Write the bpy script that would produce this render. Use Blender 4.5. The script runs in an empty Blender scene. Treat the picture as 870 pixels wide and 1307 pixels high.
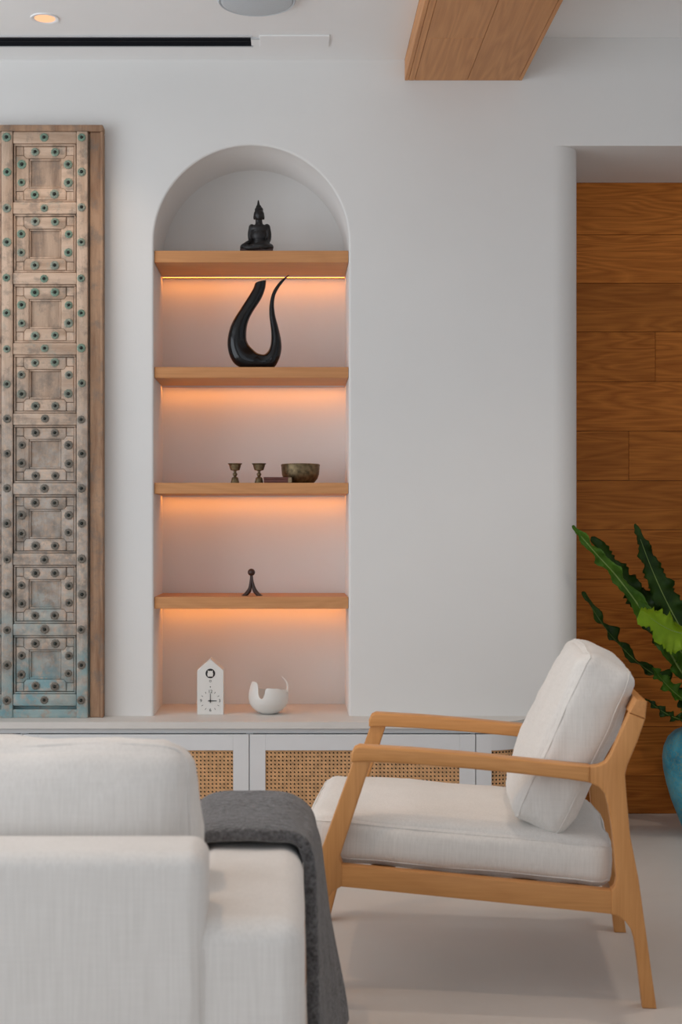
import bpy, bmesh, math, random
from mathutils import Vector, Matrix, noise
random.seed(7)
S = bpy.context.scene
COL = S.collection
PI = math.pi
R = math.radians

# ------------------------------------------------------------------ camera
CAM_H = 1.11
cam_data = bpy.data.cameras.new('camera')
cam = bpy.data.objects.new('camera', cam_data)
COL.objects.link(cam)
cam.location = (0, 0, CAM_H)
cam.rotation_euler = (R(90), 0, 0)
cam_data.sensor_fit = 'AUTO'
cam_data.sensor_width = 36
cam_data.lens = 1714 / 1307 * 36
cam_data.shift_x = 65 / 1307
cam_data.shift_y = 26.5 / 1307
cam_data.clip_start = 0.05
cam_data.dof.use_dof = True
cam_data.dof.focus_distance = 4.75
cam_data.dof.aperture_fstop = 5.0
S.camera = cam

# ------------------------------------------------------------------ world, daylight, exposure
W = bpy.data.worlds.new('daylight')
S.world = W
W.use_nodes = True
bg = W.node_tree.nodes['Background']
bg.inputs[0].default_value = (0.80, 0.88, 1.0, 1)
bg.inputs[1].default_value = 0.6

def area(name, loc, rot, sx, sy, power, col):
    d = bpy.data.lights.new(name, 'AREA')
    d.shape = 'RECTANGLE'
    d.size, d.size_y = sx, sy
    d.energy = power
    d.color = col
    o = bpy.data.objects.new(name, d)
    o.location = loc
    o.rotation_euler = rot
    COL.objects.link(o)
    return o
# daylight through the glazing of the left wall and of the wall behind the camera
area('window_daylight_left', (-3.12, 2.1, 1.55), (0, R(-118), 0), 2.4, 3.5, 120, (0.87, 0.935, 1.0))
area('window_daylight_back', (-0.6, -1.52, 1.3), (R(96), 0, 0), 3.6, 2.3, 33, (0.86, 0.93, 1.0))
area('window_daylight_right', (2.92, 2.2, 1.35), (0, R(90), 0), 2.2, 2.6, 6, (0.90, 0.95, 1.0))
S.view_settings.view_transform = 'Standard'
S.view_settings.look = 'None'
S.view_settings.gamma = 1
S.view_settings.use_curve_mapping = False
S.view_settings.exposure = -0.64

# ------------------------------------------------------------------ helpers
def setp(o, label=None, cat=None, group=None, kind=None):
    if label: o['label'] = label
    if cat: o['category'] = cat
    if group: o['group'] = group
    if kind: o['kind'] = kind
    return o

def empty(name, loc=(0, 0, 0), rz=0):
    o = bpy.data.objects.new(name, None)
    o.empty_display_size = 0.05
    o.location = loc
    o.rotation_euler = (0, 0, rz)
    COL.objects.link(o)
    return o

def link(name, mesh, parent=None, loc=(0, 0, 0), rot=(0, 0, 0)):
    o = bpy.data.objects.new(name, mesh)
    COL.objects.link(o)
    o.location = loc
    o.rotation_euler = rot
    if parent is not None: o.parent = parent
    return o

def mesh_of(name, bm, mats, smooth=None):
    """smooth: None flat, number = auto-smooth angle in degrees"""
    bmesh.ops.recalc_face_normals(bm, faces=bm.faces[:])
    if smooth is not None:
        a = R(smooth)
        for f in bm.faces: f.smooth = True
        for e in bm.edges:
            if len(e.link_faces) == 2 and e.calc_face_angle(0) > a: e.smooth = False
    me = bpy.data.meshes.new(name)
    bm.to_mesh(me)
    bm.free()
    for m in (mats if isinstance(mats, (list, tuple)) else [mats]): me.materials.append(m)
    return me

def obj(name, bm, mats, parent=None, smooth=None, loc=(0, 0, 0), rot=(0, 0, 0)):
    return link(name, mesh_of(name, bm, mats, smooth), parent, loc, rot)

def box(bm, x0, x1, y0, y1, z0, z1, bev=0, seg=2, mi=0):
    m = Matrix.Translation(((x0+x1)/2, (y0+y1)/2, (z0+z1)/2)) @ Matrix.Diagonal((abs(x1-x0), abs(y1-y0), abs(z1-z0), 1))
    g = bmesh.ops.create_cube(bm, size=1, matrix=m)
    vs = g['verts']
    fs = {f for v in vs for f in v.link_faces}
    for f in fs: f.material_index = mi
    if bev:
        es = list({e for v in vs for e in v.link_edges})
        r = bmesh.ops.bevel(bm, geom=es, offset=bev, segments=seg, profile=0.5, affect='EDGES', clamp_overlap=True)
        for f in r['faces']: f.material_index = mi
    return bm

def bbox(*a, **k):
    return box(bmesh.new(), *a, **k)

def prism(bm, pts, axis, a, b, bev=0, seg=2, mi=0):
    """extrude a 2-D outline: axis 'y' -> pts are (x,z); 'z' -> (x,y); 'x' -> (y,z)"""
    def P(p, h):
        return {'y': (p[0], h, p[1]), 'z': (p[0], p[1], h), 'x': (h, p[0], p[1])}[axis]
    va = [bm.verts.new(P(p, a)) for p in pts]
    vb = [bm.verts.new(P(p, b)) for p in pts]
    n = len(pts)
    fs = [bm.faces.new(va), bm.faces.new(vb[::-1])]
    for i in range(n):
        fs.append(bm.faces.new((va[i], vb[i], vb[(i+1) % n], va[(i+1) % n])))
    for f in fs: f.material_index = mi
    bmesh.ops.recalc_face_normals(bm, faces=fs)
    if bev:
        es = set()
        for f in fs[:2]:
            es |= set(f.edges)
        bmesh.ops.bevel(bm, geom=list(es), offset=bev, segments=seg, profile=0.5, affect='EDGES', clamp_overlap=True)
    return bm

def lathe(bm, prof, seg=32, c=(0, 0, 0), mi=0):
    rings = []
    for r, z in prof:
        if r < 1e-5:
            rings.append([bm.verts.new((c[0], c[1], c[2]+z))])
        else:
            rings.append([bm.verts.new((c[0]+r*math.cos(2*PI*k/seg), c[1]+r*math.sin(2*PI*k/seg), c[2]+z)) for k in range(seg)])
    for A, B in zip(rings, rings[1:]):
        for k in range(seg):
            l = (k+1) % seg
            if len(A) == 1 and len(B) == 1: continue
            if len(A) == 1: f = bm.faces.new((A[0], B[k], B[l]))
            elif len(B) == 1: f = bm.faces.new((A[k], B[0], A[l]))
            else: f = bm.faces.new((A[k], B[k], B[l], A[l]))
            f.material_index = mi
    return bm

def catmull(pts, n):
    P = [Vector(p) for p in pts]
    P = [2*P[0]-P[1]] + P + [2*P[-1]-P[-2]]
    out = []
    for i in range(1, len(P)-2):
        for k in range(n):
            t = k/n
            a, b, c, d = P[i-1], P[i], P[i+1], P[i+2]
            out.append(0.5*((2*b)+(c-a)*t+(2*a-5*b+4*c-d)*t*t+(3*b-a-3*c+d)*t**3))
    out.append(P[-2].copy())
    return out

def tube(bm, pts, rad, seg=8, mi=0, cyclic=False):
    P = [Vector(p) for p in pts]
    n = len(P)
    rads = rad if isinstance(rad, (list, tuple)) else [rad]*n
    rings = []
    prev = None
    for i in range(n):
        if cyclic: t = P[(i+1) % n]-P[i-1]
        else: t = P[min(i+1, n-1)]-P[max(i-1, 0)]
        t.normalize()
        u = prev if prev is not None else (Vector((0, 0, 1)) if abs(t.z) < 0.9 else Vector((1, 0, 0)))
        u = u-t*u.dot(t)
        u.normalize()
        prev = u
        v = t.cross(u)
        rings.append([bm.verts.new(P[i]+rads[i]*(math.cos(2*PI*k/seg)*u+math.sin(2*PI*k/seg)*v)) for k in range(seg)])
    m = n if cyclic else n-1
    for i in range(m):
        A, B = rings[i], rings[(i+1) % n]
        for k in range(seg):
            l = (k+1) % seg
            bm.faces.new((A[k], A[l], B[l], B[k])).material_index = mi
    if not cyclic:
        bm.faces.new(rings[0][::-1]).material_index = mi
        bm.faces.new(rings[-1]).material_index = mi
    return bm

def ellipsoid(bm, c, r, rot=None, u=20, v=12):
    m = Matrix.Translation(c) @ (rot.to_4x4() if rot else Matrix.Identity(4)) @ Matrix.Diagonal((r[0], r[1], r[2], 1))
    bmesh.ops.create_uvsphere(bm, u_segments=u, v_segments=v, radius=1, matrix=m)
    return bm

def fuse(name, bm, mat, voxel, smooth=3):
    """melt overlapping lumps into one continuous skin"""
    me = mesh_of(name, bm, mat, 80)
    o = bpy.data.objects.new(name+'_tmp', me)
    COL.objects.link(o)
    r = o.modifiers.new('r', 'REMESH'); r.mode = 'VOXEL'; r.voxel_size = voxel; r.use_smooth_shade = True
    s = o.modifiers.new('s', 'SMOOTH'); s.factor = 0.5; s.iterations = smooth
    dg = bpy.context.evaluated_depsgraph_get()
    out = bpy.data.meshes.new_from_object(o.evaluated_get(dg))
    bpy.data.objects.remove(o)
    out.name = name
    if not out.materials: out.materials.append(mat)
    for p in out.polygons: p.use_smooth = True
    return out

def cushion_map(w, d, h, r, crown, side, wr, seed):
    """surface of a boxed cushion centred on the origin, from a point of the cube [-1,1]^3"""
    hx, hy, hz = w/2, d/2, h/2
    def f(x, y, z, out=0.0):
        px, py, pz = x*hx, y*hy, z*hz
        q = Vector((max(-hx+r, min(hx-r, px)), max(-hy+r, min(hy-r, py)), max(-hz+r, min(hz-r, pz))))
        dv = Vector((px, py, pz))-q
        nrm = dv.normalized() if dv.length > 1e-6 else Vector((0, 0, 0))
        p = q+nrm*r
        ax, ay, az = abs(px)/hx, abs(py)/hy, abs(pz)/hz
        p.z += math.copysign(crown, pz)*(1-ax**2.4)*(1-ay**2.4)*(az**2)
        p.x += math.copysign(side, px)*(1-ay**2)*(1-az**2)*(ax**3)
        p.y += math.copysign(side, py)*(1-ax**2)*(1-az**2)*(ay**3)
        s = Vector((p.x*7+seed, p.y*7, p.z*7))
        return p+nrm*(wr*noise.noise(s)+wr*0.5*noise.noise(s*2.7)+wr*0.25*noise.noise(s*6)+out)
    return f

def cushion(w, d, h, r=0.03, crown=0.02, side=0.008, wr=0.004, n=18, seed=0):
    f = cushion_map(w, d, h, r, crown, side, wr, seed)
    bm = bmesh.new()
    bmesh.ops.create_cube(bm, size=2)
    bmesh.ops.subdivide_edges(bm, edges=bm.edges[:], cuts=n, use_grid_fill=True)
    g = lambda q: math.copysign(abs(math.sin(q*PI/2))**0.9, q)
    for v in bm.verts: v.co = f(*(g(q) for q in v.co))
    return bm

def seam_loop(c, w, d, h, r=0.03, crown=0.02, side=0.008, wr=0.004, seed=0, n=16):
    """cord line round the cushion where the boxing strip meets the face, at height c (-1..1)"""
    f = cushion_map(w, d, h, r, crown, side, wr, seed)
    g = lambda q: math.copysign(abs(math.sin(q*PI/2))**0.7, q)
    U_ = [g(-1+2*k/n) for k in range(n)]
    pts = [(u, -1) for u in U_]+[(1, u) for u in U_]+[(-u, 1) for u in U_]+[(-1, -u) for u in U_]
    return [f(x, y, c, 0.0004) for x, y in pts]

def rrect_loop(w, d, r, n=8, z=0):
    out = []
    for cx, cy, a0 in ((w/2-r, d/2-r, 0), (-w/2+r, d/2-r, 90), (-w/2+r, -d/2+r, 180), (w/2-r, -d/2+r, 270)):
        for k in range(n+1):
            a = R(a0+90*k/n)
            out.append((cx+r*math.cos(a), cy+r*math.sin(a), z))
    return out

# ------------------------------------------------------------------ materials
class NT:
    def __init__(s, name):
        s.m = bpy.data.materials.new(name)
        s.m.use_nodes = True
        s.t = s.m.node_tree
        s.b = s.t.nodes['Principled BSDF']
    def n(s, typ, **kw):
        o = s.t.nodes.new(typ)
        for k, v in kw.items():
            if hasattr(o, k) and not k.startswith('i_'): setattr(o, k, v)
        return o
    def l(s, a, b): s.t.links.new(a, b)
    def ramp(s, fac, stops):
        r = s.n('ShaderNodeValToRGB')
        e = r.color_ramp.elements
        while len(e) < len(stops): e.new(0.5)
        for q, (p, c) in zip(e, stops):
            q.position = p
            q.color = tuple(c)+(1,) if len(c) == 3 else c
        s.l(fac, r.inputs[0])
        return r.outputs[0]
    def mix(s, fac, a, b, mode='MIX'):
        r = s.n('ShaderNodeMix', data_type='RGBA', blend_type=mode)
        for sock, v in ((r.inputs[0], fac), (r.inputs[6], a), (r.inputs[7], b)):
            if hasattr(v, 'links'): s.l(v, sock)
            elif isinstance(v, (int, float)): sock.default_value = v
            else: sock.default_value = tuple(v)+(1,) if len(v) == 3 else v
        return r.outputs[2]
    def math(s, op, a, b=0.0, clamp=False):
        r = s.n('ShaderNodeMath', operation=op, use_clamp=clamp)
        for sock, v in ((r.inputs[0], a), (r.inputs[1], b)):
            if hasattr(v, 'links'): s.l(v, sock)
            else: sock.default_value = v
        return r.outputs[0]
    def coord(s, scale=(1, 1, 1), kind='Object', offs=None):
        if kind == 'World':
            o = s.n('ShaderNodeNewGeometry').outputs['Position']
        else:
            o = s.n('ShaderNodeTexCoord').outputs[kind]
        mp = s.n('ShaderNodeMapping')
        mp.inputs['Scale'].default_value = scale
        s.l(o, mp.inputs[0])
        if offs is not None: s.l(offs, mp.inputs['Location'])
        return mp.outputs[0]
    def noise(s, vec, scale=5, detail=3, rough=0.5, dist=0):
        r = s.n('ShaderNodeTexNoise')
        r.inputs['Scale'].default_value = scale
        r.inputs['Detail'].default_value = detail
        r.inputs['Roughness'].default_value = rough
        r.inputs['Distortion'].default_value = dist
        s.l(vec, r.inputs['Vector'])
        return r.outputs[0]
    def wave(s, vec, scale=5, dist=2, detail=2, dscale=1, typ='BANDS', direction='X'):
        r = s.n('ShaderNodeTexWave', wave_type=typ)
        if typ == 'BANDS': r.bands_direction = direction
        else: r.rings_direction = direction
        for k, v in (('Scale', scale), ('Distortion', dist), ('Detail', detail), ('Detail Scale', dscale)):
            r.inputs[k].default_value = v
        s.l(vec, r.inputs['Vector'])
        return r.outputs[1]
    def bump(s, h, strength=0.2, dist=0.01):
        r = s.n('ShaderNodeBump')
        r.inputs['Strength'].default_value = strength
        r.inputs['Distance'].default_value = dist
        s.l(h, r.inputs['Height'])
        s.l(r.outputs[0], s.b.inputs['Normal'])
    def base(s, c):
        if hasattr(c, 'links'): s.l(c, s.b.inputs['Base Color'])
        else: s.b.inputs['Base Color'].default_value = tuple(c)+(1,)
    def set(s, rough=0.5, metal=0, spec=0.5, coat=0, sheen=0, trans=0, emit=None, estr=0):
        s.b.inputs['Roughness'].default_value = rough
        s.b.inputs['Metallic'].default_value = metal
        s.b.inputs['Specular IOR Level'].default_value = spec
        s.b.inputs['Coat Weight'].default_value = coat
        s.b.inputs['Sheen Weight'].default_value = sheen
        if emit:
            s.b.inputs['Emission Color'].default_value = tuple(emit)+(1,)
            s.b.inputs['Emission Strength'].default_value = estr
        return s.m

def M_plain(name, col, rough=0.5, metal=0, var=0.06, scale=14, bump=0.05, spec=0.5, coat=0, kind='Object'):
    t = NT(name)
    v = t.coord(kind=kind)
    n = t.noise(v, scale, 4)
    lo = [max(0, c*(1-var)) for c in col]
    hi = [min(1, c*(1+var)) for c in col]
    t.base(t.ramp(n, [(0.3, lo), (0.7, hi)]))
    if bump: t.bump(t.noise(v, scale*6, 3), bump, 0.004)
    return t.set(rough, metal, spec, coat)

def M_plaster(name, col, bump=0.06):
    t = NT(name)
    v = t.coord(kind='World')
    n = t.noise(v, 1.3, 4, 0.6)
    t.base(t.ramp(n, [(0.3, [c*0.975 for c in col]), (0.7, [min(1, c*1.015) for c in col])]))
    t.bump(t.noise(v, 9, 5, 0.6), bump, 0.02)
    return t.set(0.85, spec=0.25)

def M_wood(name, light, dark, axis='X', fine=1.0, rough=0.45, tone=0.0, fig=0.6, coat=0, spec=0.28):
    """straight grain with cathedral figure running along an axis, each piece shifted by its random number"""
    t = NT(name)
    info = t.n('ShaderNodeObjectInfo')
    cmb = t.n('ShaderNodeCombineXYZ')
    for i, k in enumerate((7.1, 3.7, 5.3)):
        t.l(t.math('MULTIPLY', info.outputs['Random'], k), cmb.inputs[i])
    st = {'X': (0.9, 9, 9), 'Y': (9, 0.9, 9), 'Z': (9, 9, 0.9)}[axis]
    v = t.coord(tuple(q*fine for q in st), offs=cmb.outputs[0])
    big = t.noise(v, 0.75, 2, 0.5, 0.4)
    rings = t.math('FRACT', t.math('MULTIPLY', big, 13.0))
    rings = t.math('ABSOLUTE', t.math('SUBTRACT', t.math('MULTIPLY', rings, 2.0), 1.0))
    st2 = {'X': (4, 120, 120), 'Y': (120, 4, 120), 'Z': (120, 120, 4)}[axis]
    fib = t.noise(t.coord(tuple(q*fine for q in st2), offs=cmb.outputs[0]), 1.0, 3, 0.65)
    f = t.math('ADD', t.math('MULTIPLY', rings, fig*0.5), t.math('MULTIPLY', fib, 1.0-fig*0.5))
    blot = t.noise(v, 0.35, 2)
    f = t.math('ADD', t.math('MULTIPLY', f, 0.75), t.math('MULTIPLY', blot, 0.35))
    c = t.ramp(f, [(0.22, dark), (0.72, light)])
    if tone:
        k = t.math('ADD', t.math('MULTIPLY', info.outputs['Random'], tone), 1.0-tone/2)
        g = t.n('ShaderNodeCombineColor')
        for i in range(3): t.l(k, g.inputs[i])
        c = t.mix(1.0, c, g.outputs[0], 'MULTIPLY')
    t.base(c)
    t.bump(fib, 0.12, 0.002)
    return t.set(rough, spec=spec, coat=coat)

def M_linen(name, col, dark, sc=1.0, rough=0.95):
    t = NT(name)
    v1 = t.noise(t.coord((260*sc, 260*sc, 9*sc)), 1, 3)
    v2 = t.noise(t.coord((14*sc, 14*sc, 220*sc)), 1, 2)
    v3 = t.noise(t.coord((1, 1, 1)), 9, 3)
    f = t.math('ADD', t.math('ADD', t.math('MULTIPLY', v1, 0.60), t.math('MULTIPLY', v2, 0.20)), t.math('MULTIPLY', v3, 0.2))
    t.base(t.ramp(f, [(0.33, dark), (0.62, col)]))
    t.bump(f, 0.25, 0.002)
    return t.set(rough, spec=0.15, sheen=0.15)

def M_emit(name, col, strength):
    t = NT(name)
    t.base(col)
    return t.set(0.5, emit=col, estr=strength)

WHITE = M_plaster('white_plaster', (0.79, 0.775, 0.752))
CEIL = M_plaster('ceiling_paint', (0.91, 0.905, 0.895), 0.02)
FLOORM = None
OAK_X = M_wood('oak_along_x', (0.66, 0.32, 0.135), (0.50, 0.22, 0.085), 'X', 1.2, 0.5, 0.08, 0.35)
PLANK = M_wood('smoked_oak_plank', (0.64, 0.222, 0.042), (0.27, 0.072, 0.010), 'X', 1.5, 0.5, 0.34, 0.55, 0, 0.12)
BEAMW = M_wood('oak_beam_board', (0.68, 0.33, 0.135), (0.48, 0.21, 0.08), 'Y', 1.0, 0.5, 0.18, 0.6)
CHAIRW = M_wood('honey_oak', (0.67, 0.325, 0.115), (0.51, 0.220, 0.068), 'X', 1.4, 0.42, 0.06, 0.3)
CHAIRZ = M_wood('honey_oak_upright', (0.67, 0.325, 0.115), (0.51, 0.220, 0.068), 'Z', 1.4, 0.42, 0.06, 0.3)
CHAIRY = M_wood('honey_oak_cross', (0.65, 0.31, 0.11), (0.49, 0.210, 0.066), 'Y', 1.4, 0.42, 0.06, 0.3)
LINEN = M_linen('oatmeal_linen', (0.79, 0.755, 0.71), (0.70, 0.665, 0.62))
SOFAL = M_linen('sofa_linen', (0.82, 0.785, 0.745), (0.73, 0.695, 0.655), 1.0)
CABW = M_plain('cabinet_paint', (0.74, 0.75, 0.76), 0.45, var=0.015, bump=0.01)
TOPM = M_plain('worktop_laminate', (0.70, 0.675, 0.64), 0.5, var=0.04, scale=5, bump=0.01)
DARKGAP = M_plain('cabinet_inside', (0.03, 0.022, 0.016), 0.9)
CANE = M_plain('rattan_cane', (0.72, 0.42, 0.20), 0.5, var=0.2, scale=40)
BLACKM = M_plain('black_glaze', (0.005, 0.005, 0.006), 0.15, var=0.2, bump=0.02, spec=0.35)
BRONZE = M_plain('dark_bronze', (0.012, 0.010, 0.010), 0.42, 0.2, var=0.4, scale=60, bump=0.1)
BRASS = M_plain('aged_brass', (0.16, 0.115, 0.06), 0.4, 0.75, var=0.5, scale=70, bump=0.25)
BROWNW = M_plain('dark_brown_wood', (0.040, 0.016, 0.011), 0.35, var=0.3, scale=40)
REDBOX = M_plain('red_lacquer', (0.11, 0.028, 0.018), 0.5, var=0.2, scale=50)
PAGES = M_plain('paper_edge', (0.30, 0.22, 0.13), 0.8, var=0.2, scale=200)
IVORY = M_plain('white_ceramic', (0.80, 0.78, 0.74), 0.45, var=0.02)
INK = M_plain('black_print', (0.015, 0.014, 0.014), 0.6)
BLACKMETAL = M_plain('black_metal', (0.012, 0.012, 0.016), 0.45, 0.2)
GREYMETAL = M_plain('grey_trim', (0.62, 0.63, 0.64), 0.4, 0.0, var=0.02)
SPK = M_plain('speaker_mesh', (0.56, 0.60, 0.63), 0.6, var=0.03, scale=300)
LED = M_emit('led_strip_glow', (1.0, 0.325, 0.034), 12.5)
LENS = M_emit('downlight_glow', (1.0, 0.50, 0.27), 1.15)
SOIL = M_plain('potting_soil', (0.03, 0.02, 0.013), 0.95, bump=0.6)

def M_floor():
    t = NT('microcement_floor')
    v = t.coord(kind='World')
    n = t.noise(v, 1.4, 5, 0.6, 0.6)
    t.base(t.ramp(n, [(0.3, (0.64, 0.59, 0.545)), (0.7, (0.70, 0.65, 0.605))]))
    t.bump(t.noise(v, 30, 4), 0.04, 0.003)
    return t.set(0.42, spec=0.4)
FLOORM = M_floor()

def M_throw():
    t = NT('charcoal_wool')
    w = t.noise(t.coord((150, 150, 150)), 1, 2)
    n = t.noise(t.coord((1, 1, 1)), 45, 5, 0.75)
    f = t.math('ADD', t.math('MULTIPLY', w, 0.5), t.math('MULTIPLY', n, 0.5))
    t.base(t.ramp(f, [(0.36, (0.050, 0.045, 0.045)), (0.62, (0.185, 0.180, 0.182))]))
    t.bump(f, 1.0, 0.012)
    return t.set(0.95, spec=0.1, sheen=0.35)
THROW = M_throw()

def M_oldwood(name, light, dark, paint=True, axis='Z'):
    """weathered carved timber: bare pinkish wood above, remains of pale and turquoise paint lower down"""
    t = NT(name)
    v = t.coord(kind='World')
    st = (26, 26, 3.0) if axis == 'Z' else (3.0, 26, 26)
    g = t.noise(t.coord(st, 'World'), 1, 5, 0.65, 0.4)
    c = t.ramp(g, [(0.25, dark), (0.62, light)])
    blot = t.noise(v, 16, 5, 0.7)
    c = t.mix(t.ramp(blot, [(0.50, (0, 0, 0)), (0.64, (0.6, 0.6, 0.6))]), c, (0.20, 0.17, 0.145))
    if paint:
        sep = t.n('ShaderNodeSeparateXYZ')
        t.l(t.n('ShaderNodeNewGeometry').outputs['Position'], sep.inputs[0])
        wob = t.math('MULTIPLY', t.math('SUBTRACT', t.noise(v, 7, 4, 0.65), 0.5), 0.9)
        zz = t.math('ADD', sep.outputs[2], wob)
        # limewash grey in the lower half
        k1 = t.ramp(zz, [(0.0, (1, 1, 1)), (1.0, (1, 1, 1))])
        mr = t.n('ShaderNodeMapRange'); mr.clamp = True
        t.l(zz, mr.inputs[0])
        for i, q in enumerate((1.75, 1.25, 0.0, 0.8)): mr.inputs[i+1].default_value = q
        fine = t.noise(v, 55, 4, 0.7)
        m1 = t.math('MULTIPLY', mr.outputs[0], t.ramp(fine, [(0.38, (0.25, 0.25, 0.25)), (0.55, (1, 1, 1))]))
        c = t.mix(m1, c, t.ramp(t.noise(v, 22, 4), [(0.35, (0.22, 0.205, 0.185)), (0.65, (0.48, 0.44, 0.40))]))
        mr2 = t.n('ShaderNodeMapRange'); mr2.clamp = True
        t.l(zz, mr2.inputs[0])
        for i, q in enumerate((0.86, 0.52, 0.0, 0.95)): mr2.inputs[i+1].default_value = q
        m2 = t.math('MULTIPLY', mr2.outputs[0], t.ramp(t.noise(v, 30, 5, 0.7), [(0.36, (0.1, 0.1, 0.1)), (0.52, (1, 1, 1))]))
        c = t.mix(m2, c, t.ramp(t.noise(v, 10, 3), [(0.35, (0.16, 0.32, 0.36)), (0.65, (0.37, 0.47, 0.46))]))
        # stray flecks of old green paint higher up
        m3 = t.ramp(t.noise(v, 13, 5, 0.7), [(0.60, (0, 0, 0)), (0.72, (0.5, 0.5, 0.5))])
        c = t.mix(m3, c, (0.30, 0.33, 0.29))
    t.base(c)
    h = t.math('ADD', g, t.math('MULTIPLY', blot, 0.8))
    t.bump(h, 0.6, 0.006)
    return t.set(0.85, spec=0.2)
OLDW = M_oldwood('weathered_teak', (0.66, 0.49, 0.37), (0.36, 0.24, 0.165))
OLDX = M_oldwood('weathered_teak_cross', (0.68, 0.50, 0.375), (0.38, 0.25, 0.17), axis='X')
OLDP = M_oldwood('weathered_panel', (0.52, 0.375, 0.275), (0.24, 0.165, 0.12))
OLDF = M_oldwood('old_door_frame', (0.46, 0.29, 0.185), (0.22, 0.12, 0.072), paint=False)

def M_stud():
    t = NT('verdigris_iron')
    sep = t.n('ShaderNodeSeparateXYZ')
    t.l(t.n('ShaderNodeNewGeometry').outputs['Position'], sep.inputs[0])
    info = t.n('ShaderNodeObjectInfo')
    hi = t.mix(info.outputs['Random'], (0.22, 0.36, 0.27), (0.36, 0.38, 0.31))
    mr = t.n('ShaderNodeMapRange'); mr.clamp = True
    t.l(sep.outputs[2], mr.inputs[0])
    for i, q in enumerate((1.75, 1.5, 0.0, 1.0)): mr.inputs[i+1].default_value = q
    c = t.mix(mr.outputs[0], hi, (0.24, 0.21, 0.175))
    n = t.noise(t.coord(kind='World'), 140, 3, 0.7)
    c = t.mix(t.ramp(n, [(0.4, (0, 0, 0)), (0.65, (0.5, 0.5, 0.5))]), c, (0.09, 0.09, 0.075))
    t.base(c)
    t.bump(n, 0.6, 0.003)
    return t.set(0.6, 0.3)
STUD = M_stud()
IRON = M_plain('dark_nail_iron', (0.03, 0.035, 0.03), 0.5, 0.5, var=0.3, scale=90)

def M_vase():
    t = NT('turquoise_glaze')
    v = t.coord()
    n = t.noise(v, 7, 5, 0.65, 0.5)
    c = t.ramp(n, [(0.32, (0.012, 0.13, 0.20)), (0.50, (0.04, 0.29, 0.40)), (0.66, (0.16, 0.46, 0.52))])
    sp = t.noise(v, 90, 4, 0.75)
    c = t.mix(t.ramp(sp, [(0.50, (0, 0, 0)), (0.60, (0.75, 0.75, 0.75))]), c, (0.20, 0.27, 0.19))
    t.base(c)
    t.bump(sp, 0.25, 0.004)
    return t.set(0.38, spec=0.5)
VASE = M_vase()

def M_leaf(name, a, b, rough=0.35):
    t = NT(name)
    n = t.noise(t.coord(), 9, 4, 0.6)
    t.base(t.ramp(n, [(0.3, a), (0.7, b)]))
    t.bump(t.noise(t.coord((40, 40, 40)), 1, 2), 0.25, 0.004)
    return t.set(rough, spec=0.3)
LEAFD = M_leaf('dark_leaf', (0.010, 0.030, 0.005), (0.050, 0.120, 0.014))
LEAFM = M_leaf('mid_leaf', (0.040, 0.120, 0.010), (0.125, 0.275, 0.025))
LEAFL = M_leaf('young_leaf', (0.200, 0.370, 0.010), (0.380, 0.570, 0.030))
RIB = M_leaf('leaf_midrib', (0.16, 0.26, 0.06), (0.26, 0.36, 0.10))

# ------------------------------------------------------------------ room shell
WY = 4.8                      # plane of the main wall
NX0, NX1 = -0.487, 0.210      # niche
NC, NR = (NX0+NX1)/2, (NX1-NX0)/2
NSPR, NBOT, NDEP = 2.147, 0.455, 0.334
ALC_Y, ALC_TOP = 5.304, 2.493
CL, CR = 2.80, 2.88           # ceiling heights left / right of the beam
XL, XR, YB = -3.2, 3.0, -1.6

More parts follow.
